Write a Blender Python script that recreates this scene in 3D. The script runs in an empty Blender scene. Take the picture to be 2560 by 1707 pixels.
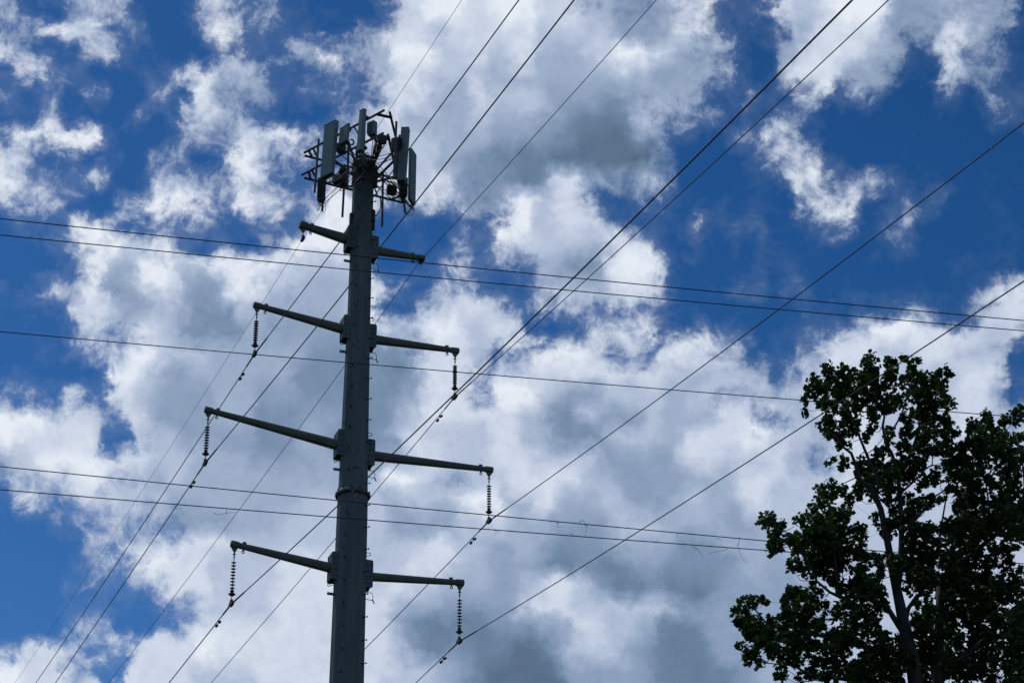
import bpy, math, random
from mathutils import Vector, Matrix
random.seed(7)
scene = bpy.context.scene
COL = scene.collection

# ------------------------------------------------------------------ camera
PW, PH, FPX = 2352.0, 1568.0, 5031.0            # photo measured in 2352 x 1568 units, focal length in the same
PITCH, ROLL = math.radians(28.0), math.radians(0.224)
CAM = Vector((0, 0, 1.6))
F0 = Vector((0, math.cos(PITCH), math.sin(PITCH)))
R0 = Vector((1, 0, 0)); U0 = Vector((0, -math.sin(PITCH), math.cos(PITCH)))
CR = R0 * math.cos(ROLL) - U0 * math.sin(ROLL)
CU = U0 * math.cos(ROLL) + R0 * math.sin(ROLL)
cam_data = bpy.data.cameras.new("camera"); cam = bpy.data.objects.new("camera", cam_data); COL.objects.link(cam)
cam.matrix_world = Matrix(((CR.x, CU.x, -F0.x, CAM.x), (CR.y, CU.y, -F0.y, CAM.y), (CR.z, CU.z, -F0.z, CAM.z), (0, 0, 0, 1)))
cam_data.sensor_width = 36; cam_data.lens = 36 * FPX / PW
cam_data.clip_start = .1; cam_data.clip_end = 20000
scene.camera = cam

# ------------------------------------------------------------------ world: sky and clouds
SUN_EL, SUN_AZ = 62.0, -48.0                    # azimuth from +Y, negative to the left
STR = 0.1
scene.view_settings.view_transform = 'Standard'; scene.view_settings.look = 'None'
scene.view_settings.exposure = 0; scene.view_settings.gamma = 1

def lin(c):
    c /= 255.0
    return c / 12.92 if c <= .04045 else ((c + .055) / 1.055) ** 2.4
def rgb(r, g, b, k=1.0): return (lin(r) * k, lin(g) * k, lin(b) * k, 1)

# cloud cover (0 clear .. 9 full) over 48 x 32 cells of the sky ahead, and cloud brightness over 24 x 16
COVER = {
 (0,0): "621666100675 566843400496 741584000033 174400127899 323040040987 114100407986 588981004779 873301054158",
 (1,0): "510003599999 333167899999 348659999999 635447899999 536443899999 210357799999 897677899999 644478899999",
 (2,0): "999888877422 999999997422 999999997730 999999997721 999999777332 999999856411 999999854133 999998750112",
 (3,0): "899999888882 489999778851 599999527642 589887107742 157342003144 332010001023 740000000000 563110000000",
 (4,0): "975671267647 567406799749 132786233323 003589864131 010489999999 036799999999 000899999999 000476899999",
 (5,0): "544678899889 875988366778 537983000225 669991000316 899992112533 999998525542 999996157897 999998899999",
 (6,0): "999777640000 999534310101 999852313123 899998510011 389999710000 348999820123 366653300001 302478501331",
 (7,0): "386574100000 178951441000 013413300000 000001200000 020000000000 131100000148 022143321389 123589999997",
 (8,0): "000256999999 000018999999 332427999999 998984999999 999981789999 999999999999 377997899999 153467778999",
 (9,0): "999999969994 999999999947 999999999979 999999999999 999999999999 999999999999 999999999799 999999999999",
 (10,0):"688937487661 999999999987 999999999656 999999999894 999999999998 999999999999 999999999999 999999999999",
 (11,0):"124899999981 368999999981 789999999981 489999999985 999999999999 995999999999 999999999999 999999999999",
 (12,0):"003345556999 000054768999 000135799999 000234789999 001231134799 001561024999 589735899999 999561999999",
 (13,0):"999999999999 999999999999 999999999999 999999999999 999999999999 999999999999 999999999999 999999999999",
 (14,0):"999999999999 999999999999 999999999999 999999999999 999999999999 999999999999 999999999999 999999999999",
 (15,0):"999999999999 999999999999 999999999999 999999999999 999999999999 999999999999 999999999999 999999999999"}
BRIGHT = {
 0: "777677777787 779876667797 876877777788 888777788987 779777877966 778777777877 899998777778 876777777789",
 1: "776777889989 767667887888 777976898787 776666787776 777766787687 776667866676 899877777665 777777776543",
 2: "988765577877 877765568777 866789875677 666667655677 765544666677 764335767777 543223466777 332222356677",
 3: "878998556655 668886558655 578876558655 688655467555 678765666666 766666666667 877666666666 778777777777",
 4: "987788777778 878777899879 777998678767 777899788888 777896897899 778795796579 777887666447 777777876446",
 5: "777888878644 887998878645 878987777669 789987777788 987778777877 776678777777 666679677887 555568789878",
 6: "358555766666 978655666666 978877667677 777788877777 665479876666 677678877777 788887777777 766788877888",
 7: "688676666666 688987766666 667777776666 666666666666 666666666666 676666666688 676766666688 677789988878",
 8: "777877987766 777779865666 777878765566 998876865566 988876776555 689998877666 677887767666 687777776666",
 9: "665444468877 664444358877 554444458889 445544678888 456544587778 555655678778 666666987677 667777677898",
 10:"899877788777 788888876777 976577767777 764755766788 764467768888 877755568877 888765556678 686675567678",
 11:"677887788776 677888777886 777787777876 767887777876 776887777887 866788877777 777887777777 777777777777",
 12:"667777765556 666678788887 666678998877 666777788877 666777677777 666777677888 888777888988 988777888777",
 13:"677777555677 777777778765 788887788765 788887877665 788888766555 888888643334 888888743433 888888776532",
 14:"665567766656 654456654566 543434544456 678643433455 788777765555 456876533556 235775433455 223555433345",
 15:"777777777788 677777777777 567777777777 556777777777 566777777777 566777777777 667777777777 667777777777"}
NC, NR = 48, 32
cover = [[0.0] * NC for _ in range(NR)]
for (t, _), s in COVER.items():
    tx, ty = t % 4, t // 4
    for j, row in enumerate(s.split()):
        for i, ch in enumerate(row): cover[ty * 8 + j][tx * 12 + i] = int(ch) / 9.0
bright = [[0.0] * NC for _ in range(NR)]
for t, s in BRIGHT.items():
    tx, ty = t % 4, t // 4
    for j, row in enumerate(s.split()):
        assert len(row) == 12, (t, row)
        for i, ch in enumerate(row): bright[ty * 8 + j][tx * 12 + i] = int(ch) / 9.0
# single features: (channel, x, y, rx, ry, amount) in photo units
TW = [('c', 330, 120, 320, 160, .05), ('c', 560, 300, 260, 260, -.10), ('c', 120, 400, 160, 160, -.08), ('c', 130, 90, 200, 90, -.08), ('c', 560, 30, 80, 60, -.08), ('c', 1900, 420, 120, 100, -.06), ('c', 2100, 620, 250, 60, .05), ('b', 305, 695, 18, 40, -.10), ('b', 385, 700, 20, 50, .08)]
for ch, x, y, rx, ry, a in TW:
    g = bright if ch == 'b' else cover
    for j in range(NR):
        for i in range(NC):
            dx = ((i + .5) * 49 - x) / (rx * 1.4); dy = ((j + .5) * 49 - y) / (ry * 1.4)
            g[j][i] = min(1, max(0, g[j][i] + a * math.exp(-dx * dx - dy * dy)))

world = bpy.data.worlds.new("World"); scene.world = world; world.use_nodes = True
nt = world.node_tree; nt.nodes.clear(); L = nt.links.new
def nd(t, **k):
    n = nt.nodes.new(t)
    for a, v in k.items(): setattr(n, a, v)
    return n
def mth(op, a, b=None, c=None, clamp=False):
    n = nd('ShaderNodeMath', operation=op, use_clamp=clamp)
    for i, v in enumerate((a, b, c)):
        if v is None: continue
        if isinstance(v, (int, float)): n.inputs[i].default_value = v
        else: L(v, n.inputs[i])
    return n.outputs[0]
def vmt(op, a, b=None, c=None, out=0):
    n = nd('ShaderNodeVectorMath', operation=op)
    for i, v in enumerate((a, b, c)):
        if v is None: continue
        if isinstance(v, (tuple, Vector)): n.inputs[i].default_value = tuple(v)
        elif isinstance(v, (int, float)): n.inputs[3].default_value = v
        else: L(v, n.inputs[i])
    return n.outputs[out]
def noise(vec, scale, detail=6, rough=.55, dist=0.0, lac=2.0, color=False):
    n = nd('ShaderNodeTexNoise', noise_dimensions='3D')
    n.inputs['Scale'].default_value = scale; n.inputs['Detail'].default_value = detail
    n.inputs['Roughness'].default_value = rough; n.inputs['Distortion'].default_value = dist
    n.inputs['Lacunarity'].default_value = lac
    L(vec, n.inputs['Vector'])
    return n.outputs['Color' if color else 'Fac']
def maprange(v, a, b, c, d, smooth=False):
    n = nd('ShaderNodeMapRange', clamp=True)
    if smooth: n.interpolation_type = 'SMOOTHSTEP'
    L(v, n.inputs[0])
    for i, x in enumerate((a, b, c, d)):
        if isinstance(x, (int, float)): n.inputs[i + 1].default_value = x
        else: L(x, n.inputs[i + 1])
    return n.outputs[0]
def mix(f, a, b):
    n = nd('ShaderNodeMix', data_type='RGBA')
    if isinstance(f, (int, float)): n.inputs[0].default_value = f
    else: L(f, n.inputs[0])
    for i, v in ((6, a), (7, b)):
        if isinstance(v, tuple): n.inputs[i].default_value = v
        else: L(v, n.inputs[i])
    return n.outputs[2]

direc = nd('ShaderNodeTexCoord').outputs['Generated']
AX = (tuple(CR), tuple(CU), tuple(F0))          # fixed directions of this patch of sky
df = vmt('DOT_PRODUCT', direc, AX[2], out=1); dr = vmt('DOT_PRODUCT', direc, AX[0], out=1); du = vmt('DOT_PRODUCT', direc, AX[1], out=1)
dfs = mth('MAXIMUM', df, .05)
gx = mth('MULTIPLY_ADD', mth('DIVIDE', dr, dfs), FPX / 49.0, NC / 2)           # in cells
gy = mth('MULTIPLY_ADD', mth('DIVIDE', du, dfs), -FPX / 49.0, NR / 2)
comb = nd('ShaderNodeCombineXYZ'); L(gx, comb.inputs[0]); L(gy, comb.inputs[1]); comb.inputs[2].default_value = 3.7
q = comb.outputs[0]
warp = vmt('SUBTRACT', noise(q, .55, 8, .66, color=True), (.5, .5, .5))
warp2 = vmt('SUBTRACT', noise(q, .16, 3, .5, color=True), (.5, .5, .5))
qw = vmt('ADD', vmt('ADD', q, vmt('MULTIPLY', warp, (2.6, 2.6, 0))), vmt('MULTIPLY', warp2, (.8, .8, 0)))
sep = nd('ShaderNodeSeparateXYZ'); L(qw, sep.inputs[0]); wx, wy = sep.outputs[0], sep.outputs[1]
un = mth('DIVIDE', wx, NC, clamp=True)
cu = nd('ShaderNodeCombineColor'); L(un, cu.inputs[0]); L(un, cu.inputs[1]); L(un, cu.inputs[2])
acc = None
for j in range(NR):
    cv = nd('ShaderNodeRGBCurve'); m = cv.mapping; m.use_clip = True; m.extend = 'HORIZONTAL'
    for ci, arr in ((0, cover[j]), (1, bright[j])):
        c = m.curves[ci]
        pts = [((i + .5) / NC, arr[i]) for i in range(NC)]
        c.points[0].location = pts[0]; c.points[1].location = pts[-1]
        for p_ in pts[1:-1]: c.points.new(*p_)
        for p_ in c.points: p_.handle_type = 'AUTO_CLAMPED'
    m.update(); L(cu.outputs[0], cv.inputs['Color'])
    if acc is None: acc = cv.outputs[0]
    else:
        f = maprange(wy, j - .5, j + .5, 0, 1, smooth=False)
        acc = mix(f, acc, cv.outputs[0])
sc_ = nd('ShaderNodeSeparateColor'); L(acc, sc_.inputs[0])
Cc, Gg = sc_.outputs[0], sc_.outputs[1]
# outside the mapped patch: broken cumulus from noise in cloud-layer coordinates
inside = mth('MULTIPLY', maprange(mth('ABSOLUTE', mth('SUBTRACT', gx, NC / 2)), NC / 2, NC / 2 + 3, 1, 0),
             maprange(mth('ABSOLUTE', mth('SUBTRACT', gy, NR / 2)), NR / 2, NR / 2 + 3, 1, 0))
inside = mth('MULTIPLY', inside, mth('GREATER_THAN', df, .06))
wild = noise(direc, 3.2, 4, .5)
Cw = maprange(wild, .44, .60, 0, .95)
Gw = maprange(noise(direc, 5.0, 3, .5), .35, .65, .95, .45)
def lerp(f, a, b): return mth('MULTIPLY_ADD', f, mth('SUBTRACT', b, a), a)
Cc = lerp(inside, Cw, Cc); Gg = lerp(inside, Gw, Gg)
# fractal edges
qd = vmt('MULTIPLY', direc, (FPX / 49.0, FPX / 49.0, FPX / 49.0))
qn = vmt('ADD', qd, vmt('MULTIPLY', vmt('SUBTRACT', noise(qd, .5, 3, .5, color=True), (.5, .5, .5)), (1.6, 1.6, 1.6)))
fb = noise(qn, .40, 12, .66)
fb2 = noise(qn, 1.3, 9, .68)
edge = mth('MULTIPLY', mth('MULTIPLY', Cc, mth('SUBTRACT', 1.12, Cc)), 4.0)
dn = mth('ADD', mth('MULTIPLY', mth('SUBTRACT', fb, .5), 1.5), mth('MULTIPLY', mth('SUBTRACT', fb2, .5), 1.1))
dens = mth('MULTIPLY_ADD', dn, mth('MINIMUM', edge, 1.0), Cc)
crisp = maprange(dens, .16, 1.0, 0, 1, smooth=True)
veil = mth('MULTIPLY', maprange(mth('MULTIPLY_ADD', mth('SUBTRACT', fb, .5), 1.1, Cc), .04, .9, 0, 1), .30)
alpha = mth('MAXIMUM', crisp, veil)
# brightness: bright billows, darker thick bases
bl = noise(qn, .30, 7, .5)
bl2 = noise(qn, 1.6, 6, .55)
ed2 = maprange(Cc, .5, 1.0, 1.0, .24)
br = mth('ADD', Gg, mth('MULTIPLY', ed2, mth('ADD', mth('MULTIPLY', mth('SUBTRACT', bl, .5), .55), mth('MULTIPLY', mth('SUBTRACT', bl2, .5), .45))))
br = mth('MULTIPLY', mth('MULTIPLY_ADD', mth('SUBTRACT', br, .80), 1.17, .79), 1 / 1.12)
ramp = nd('ShaderNodeValToRGB'); L(br, ramp.inputs[0])
BK = 1.12
RP = [(.05, (86, 106, 132)), (.22, (102, 125, 152)), (.33, (115, 138, 166)), (.44, (129, 150, 179)), (.56, (146, 164, 192)), (.67, (162, 178, 204)), (.78, (181, 194, 217)), (.89, (204, 214, 231)), (1.0, (227, 234, 244)), (1.12, (240, 244, 250))]
RP = [(a_ / BK, c_) for a_, c_ in RP]
el = ramp.color_ramp.elements
el[0].position = RP[0][0]; el[0].color = rgb(*RP[0][1], 1 / STR); el[1].position = RP[-1][0]; el[1].color = rgb(*RP[-1][1], 1 / STR)
for pz, c in RP[1:-1]:
    e = el.new(pz); e.color = rgb(*c, 1 / STR)
sky = nd('ShaderNodeTexSky', sky_type='NISHITA', sun_disc=False)
sky.sun_elevation = math.radians(SUN_EL); sky.sun_rotation = math.radians(SUN_AZ)
sky.altitude = 200; sky.air_density = 1.0; sky.dust_density = .3; sky.ozone_density = 3.0
# the Nishita sky graded to the deep polarised blue of the photograph (contrast per channel, then gain)
ssk = nd('ShaderNodeSeparateColor'); L(sky.outputs[0], ssk.inputs[0])
csk = nd('ShaderNodeCombineColor')
for i_, (gm, gain, top_) in enumerate(((3.0, 4.7, .42), (2.0, 1.36, .56), (1.9, 1.18, .68))):
    v_ = mth('MINIMUM', mth('MULTIPLY', ssk.outputs[i_], STR), top_)
    L(mth('MULTIPLY', mth('POWER', v_, gm), gain / STR), csk.inputs[i_])
tint = csk.outputs[0]
final = mix(alpha, tint, ramp.outputs[0])
bg = nd('ShaderNodeBackground'); L(final, bg.inputs[0]); bg.inputs[1].default_value = STR
wo = nd('ShaderNodeOutputWorld'); L(bg.outputs[0], wo.inputs[0])
world.cycles.sampling_method = 'MANUAL'; world.cycles.sample_map_resolution = 512

# sun
sd = bpy.data.lights.new("sun", 'SUN'); sd.energy = 1.5; sd.angle = math.radians(10); sd.color = (1, .95, .87)
so = bpy.data.objects.new("sun", sd); COL.objects.link(so)
ae, aa = math.radians(SUN_EL), math.radians(SUN_AZ)
SUNV = Vector((math.sin(aa) * math.cos(ae), math.cos(aa) * math.cos(ae), math.sin(ae)))
so.rotation_euler = SUNV.to_track_quat('Z', 'Y').to_euler(); so.location = (0, 0, 80)

# ------------------------------------------------------------------ measuring helpers (photo units -> world)
def ray(x, y): return F0 * FPX + CR * (x - PW / 2) - CU * (y - PH / 2)
def on_z(p, z): d = ray(*p); return CAM + d * ((z - CAM.z) / d.z)
def on_y(p, y): d = ray(*p); return CAM + d * (y / d.y)
def on_plane(p, o, n): d = ray(*p); return CAM + d * ((o - CAM).dot(n) / d.dot(n))
def zoomer(ox, oy, s): return lambda x, y: ((ox + x / s) * .91875, (oy + y / s) * .91875)
z1 = zoomer(740, 250, 7.35); z2 = zoomer(740, 400, 7.35); z4 = zoomer(1800, 860, 3.0925); z5 = zoomer(1800, 1200, 3.0925)
def tile(i, j): return zoomer(640 * i, (0, 427, 854, 1280)[j], 3.672)

# ------------------------------------------------------------------ materials
def mat(name, col, rough=.6, metal=0.0, col2=None, scale=4.0, bump=0.0, trans=None, stretch=(1, 1, 1), spec=.5):
    m = bpy.data.materials.new(name); m.use_nodes = True; t = m.node_tree; b = t.nodes['Principled BSDF']
    b.inputs['Roughness'].default_value = rough; b.inputs['Metallic'].default_value = metal
    b.inputs['Specular IOR Level'].default_value = spec
    b.inputs['Base Color'].default_value = (*col, 1)
    tc = t.nodes.new('ShaderNodeTexCoord'); mp = t.nodes.new('ShaderNodeMapping'); mp.inputs['Scale'].default_value = stretch
    t.links.new(tc.outputs['Object'], mp.inputs[0])
    no = t.nodes.new('ShaderNodeTexNoise'); no.inputs['Scale'].default_value = scale; no.inputs['Detail'].default_value = 6
    no.inputs['Roughness'].default_value = .65
    t.links.new(mp.outputs[0], no.inputs['Vector'])
    if col2:
        r = t.nodes.new('ShaderNodeValToRGB'); r.color_ramp.elements[0].position = .35; r.color_ramp.elements[1].position = .65
        r.color_ramp.elements[0].color = (*col, 1); r.color_ramp.elements[1].color = (*col2, 1)
        t.links.new(no.outputs[0], r.inputs[0]); t.links.new(r.outputs[0], b.inputs['Base Color'])
    if bump:
        bp = t.nodes.new('ShaderNodeBump'); bp.inputs['Strength'].default_value = bump; bp.inputs['Distance'].default_value = .02
        t.links.new(no.outputs[0], bp.inputs['Height']); t.links.new(bp.outputs[0], b.inputs['Normal'])
    if trans:
        tr = t.nodes.new('ShaderNodeBsdfTranslucent'); tr.inputs[0].default_value = (*trans, 1)
        ad = t.nodes.new('ShaderNodeMixShader'); ad.inputs[0].default_value = .25
        t.links.new(b.outputs[0], ad.inputs[1]); t.links.new(tr.outputs[0], ad.inputs[2])
        t.links.new(ad.outputs[0], t.nodes['Material Output'].inputs[0])
    return m
M_STEEL = mat('weathered_steel', (.058, .090, .104), .72, .0, (.112, .145, .155), 1.6, .35, stretch=(2.6, 2.6, .22), spec=.3)
M_ARM = mat('arm_steel', (.085, .102, .092), .65, .0, (.115, .132, .12), 2.0, .15, spec=.3)
M_GALV = mat('galvanised_pipe', (.07, .072, .08), .6, .0, (.10, .10, .11), 6.0, .1, spec=.3)
M_PANEL = mat('antenna_plastic', (.13, .19, .21), .6, .0, (.145, .21, .225), 1.5, .03, spec=.3)
M_DARK = mat('black_rubber', (.02, .02, .022), .6)
M_RADIO = mat('radio_housing', (.045, .055, .055), .6, .0, (.06, .07, .068), 3.0)
M_INS = mat('insulator_glaze', (.03, .022, .035), .35, .0)
M_WIRE = mat('conductor', (.022, .018, .045), .6, .0, (.03, .026, .055), 20.0, spec=.3)
M_TWIG = mat('dead_twig_bark', (.06, .055, .05), .9)
M_BARK = mat('bark', (.022, .022, .024), .9, .0, (.045, .043, .045), 7.0, .6, stretch=(1, 1, .3))
M_LEAF = mat('leaf', (.020, .046, .015), .6, .0, (.04, .078, .024), .9, 0, trans=(.035, .085, .012), spec=.2)
M_LEAF2 = mat('bright_leaf', (.03, .07, .02), .6, .0, (.05, .11, .03), .9, 0, trans=(.05, .12, .02), spec=.2)
M_GROUND = mat('grass_ground', (.018, .032, .010), .95, .0, (.032, .048, .016), .15, .3)

# ------------------------------------------------------------------ mesh builder
class MB:
    def __init__(s): s.v = []; s.f = []
    def quadbox(s, c, ax, ay, az):
        c, ax, ay, az = map(Vector, (c, ax, ay, az)); n = len(s.v)
        for k in (-1, 1):
            for j in (-1, 1):
                for i in (-1, 1): s.v.append(c + ax * i * .5 + ay * j * .5 + az * k * .5)
        for f in ((0, 2, 3, 1), (4, 5, 7, 6), (0, 1, 5, 4), (2, 6, 7, 3), (0, 4, 6, 2), (1, 3, 7, 5)): s.f.append([n + i for i in f])
        return s
    def bevbox(s, c, ax, ay, az, b=.02):
        """box with bevelled vertical edges and slightly domed ends; ax, ay full horizontal sizes, az full height"""
        c, ax, ay, az = map(Vector, (c, ax, ay, az)); n = len(s.v)
        ux, uy, uz = ax.normalized(), ay.normalized(), az.normalized(); hx, hy, hz = ax.length / 2, ay.length / 2, az.length / 2
        rings = []
        for z, ins in ((-hz, b), (-hz + b, 0), (hz - b, 0), (hz, b)):
            r = []
            for sx, sy in ((1, 1), (-1, 1), (-1, -1), (1, -1)):
                p1 = (sx * (hx - ins), sy * (hy - b - ins)); p2 = (sx * (hx - b - ins), sy * (hy - ins))
                for p in ((p1, p2) if sx * sy > 0 else (p2, p1)):
                    r.append(len(s.v)); s.v.append(c + ux * p[0] + uy * p[1] + uz * z)
            rings.append(r)
        for a, bb in zip(rings, rings[1:]):
            for i in range(8): s.f.append([a[i], a[(i + 1) % 8], bb[(i + 1) % 8], bb[i]])
        s.f.append(rings[0][::-1]); s.f.append(rings[-1])
        return s
    def tube(s, pts, rad, n=8, caps=True, phase=0.0, up=None):
        pts = [Vector(p) for p in pts]
        if not isinstance(rad, (list, tuple)): rad = [rad] * len(pts)
        rings = []; prev = None
        for i, p in enumerate(pts):
            a = pts[max(i - 1, 0)]; b = pts[min(i + 1, len(pts) - 1)]; t = (b - a).normalized()
            if prev is None:
                ref = Vector(up) if up else (Vector((0, 0, 1)) if abs(t.z) < .9 else Vector((0, 1, 0)))
                x = (ref - t * ref.dot(t)).normalized()
            else: x = (prev - t * prev.dot(t)).normalized()
            prev = x; y = t.cross(x); r = []
            for k in range(n):
                an = phase + 2 * math.pi * k / n
                r.append(len(s.v)); s.v.append(p + (x * math.cos(an) + y * math.sin(an)) * rad[i])
            rings.append(r)
        for a, b in zip(rings, rings[1:]):
            for k in range(n): s.f.append([a[k], a[(k + 1) % n], b[(k + 1) % n], b[k]])
        if caps: s.f.append(rings[0][::-1]); s.f.append(rings[-1])
        return s
    def lathe(s, c, prof, n=16, axis=(0, 0, 1)):
        c = Vector(c); a = Vector(axis).normalized()
        x = a.orthogonal().normalized(); y = a.cross(x); rings = []
        for z, r_ in prof:
            r = []
            for k in range(n):
                an = 2 * math.pi * k / n
                r.append(len(s.v)); s.v.append(c + a * z + (x * math.cos(an) + y * math.sin(an)) * r_)
            rings.append(r)
        for p, q_ in zip(rings, rings[1:]):
            for k in range(n): s.f.append([p[k], p[(k + 1) % n], q_[(k + 1) % n], q_[k]])
        s.f.append(rings[0][::-1]); s.f.append(rings[-1])
        return s
    def prism(s, outline, off):
        off = Vector(off); n = len(outline); b = len(s.v)
        o = [Vector(p) for p in outline]; s.v += [p - off * .5 for p in o] + [p + off * .5 for p in o]
        s.f.append([b + i for i in range(n)][::-1]); s.f.append([b + n + i for i in range(n)])
        for i in range(n): s.f.append([b + i, b + (i + 1) % n, b + n + (i + 1) % n, b + n + i])
        return s
    def ring(s, c, ax, ay, r, tr, n=14, m=6, arc=(0, 2 * math.pi), ry=None):
        c, ax, ay = Vector(c), Vector(ax).normalized(), Vector(ay).normalized(); ry = ry or r
        full = arc[1] - arc[0] > 6.2
        pts = [c + ax * math.cos(arc[0] + (arc[1] - arc[0]) * k / n) * r + ay * math.sin(arc[0] + (arc[1] - arc[0]) * k / n) * ry for k in range(n + 1)]
        return s.tube(pts, tr, m, caps=not full, up=ax.cross(ay))
    def build(s, name, material, parent=None, smooth=False, origin=None):
        o_ = Vector(origin) if origin is not None else (parent_origin(parent) if parent else Vector((0, 0, 0)))
        me = bpy.data.meshes.new(name); me.from_pydata([tuple(v - o_) for v in s.v], [], s.f); me.update()
        me.materials.append(material)
        if smooth: me.shade_smooth()
        ob = bpy.data.objects.new(name, me); COL.objects.link(ob)
        if parent: ob.parent = parent
        else: ob.location = o_
        return ob
def parent_origin(p):
    v = Vector((0, 0, 0))
    while p: v += p.location; p = p.parent
    return v
def tag(o, label=None, cat=None, group=None, kind=None):
    if label: o['label'] = label
    if cat: o['category'] = cat
    if group: o['group'] = group
    if kind: o['kind'] = kind
    return o
def empty(name, loc, label, cat, group=None):
    o = bpy.data.objects.new(name, None); COL.objects.link(o); o.location = loc; o.empty_display_size = .2
    return tag(o, label, cat, group)
Z = Vector((0, 0, 1))

# ------------------------------------------------------------------ ground
g = MB()
N = 24; S = 6000.0
ex = lambda t: S * (abs(t) ** 2.2) * (1 if t > 0 else -1)
for j in range(N + 1):
    for i in range(N + 1): g.v.append(Vector((ex(i / N * 2 - 1), ex(j / N * 2 - 1), 0)))
for j in range(N):
    for i in range(N): a = j * (N + 1) + i; g.f.append([a, a + 1, a + N + 2, a + N + 1])
tag(g.build('ground', M_GROUND), kind='structure')

# ------------------------------------------------------------------ the steel pole
PX, PY = -5.416, 68.0
AXIS = Vector((PX, PY, 0))
RAD = [(0, .80), (25.23, .558), (29.3, .528), (31.9, .506), (31.92, .494), (34.12, .464), (36.99, .427), (38.2, .408), (40.67, .392), (44.16, .378), (45.35, .372)]
def prad(z):
    for (a, ra), (b, rb) in zip(RAD, RAD[1:]):
        if a <= z <= b: return ra + (rb - ra) * (z - a) / (b - a)
    return .37
pole = empty('transmission_pole', AXIS, 'tall dark steel power pole with eight tapered arms and antennas on top', 'power pole')
MB().tube([AXIS + Z * z for z, _ in RAD], [r * 1.03 for _, r in RAD], 12, phase=math.pi / 12, up=(1, 0, 0)).build('shaft', M_STEEL, pole)
fl = MB().lathe(AXIS + Z * 31.80, [(0, .50), (0, .595), (.05, .61), (.10, .60), (.14, .56), (.20, .50)], 32)
fl_o = fl.build('flange', M_GALV, pole)
for k in range(12):
    a = 2 * math.pi * k / 12; MB().lathe(AXIS + Vector((math.cos(a) * .565, math.sin(a) * .565, 31.75)), [(0, .022), (.26, .022)], 6).build('bolt', M_DARK, fl_o)
# thin weld seams round the shaft
for z in (36.2, 42.6):
    MB().lathe(AXIS + Z * z, [(0, prad(z) * 1.0), (.01, prad(z) * 1.016 + .006), (.03, prad(z) * 1.016 + .006), (.04, prad(z))], 16).build('weld_seam', M_STEEL, pole)

ARM_A = math.radians(21)
ADIR = Vector((math.cos(ARM_A), math.sin(ARM_A), 0))
def on_arm(p, s):                                # point over the arm's vertical plane: distance along the arm and height
    nrm = Vector((-math.sin(ARM_A), math.cos(ARM_A), 0)); w = on_plane(p, AXIS, nrm)
    return (w - AXIS).dot(ADIR) * s, w.z
ARMS = {'L1': ((690, 516), (803, 552), 547, 685, .125, .205), 'L2': ((584, 700), (795, 758), 812, 576, .095, .185), 'L3': ((472, 940), (776, 1022), 1062, 463, .095, .195), 'L4': ((532, 1248), (757, 1303), 1385, 521, .10, .185),
        'R1': ((973, 594), (868, 577), 600, 978, .10, .185), 'R2': ((1052, 806), (862, 780), 913, 1052, .095, .180), 'R3': ((1130, 1079), (858, 1047), 1197, 1130, .095, .190), 'R4': ((1063, 1338), (853, 1324), 1473, 1061, .10, .165)}
SIDEV = Vector((-math.sin(ARM_A), math.cos(ARM_A), 0))
CLAMP = {}
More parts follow.
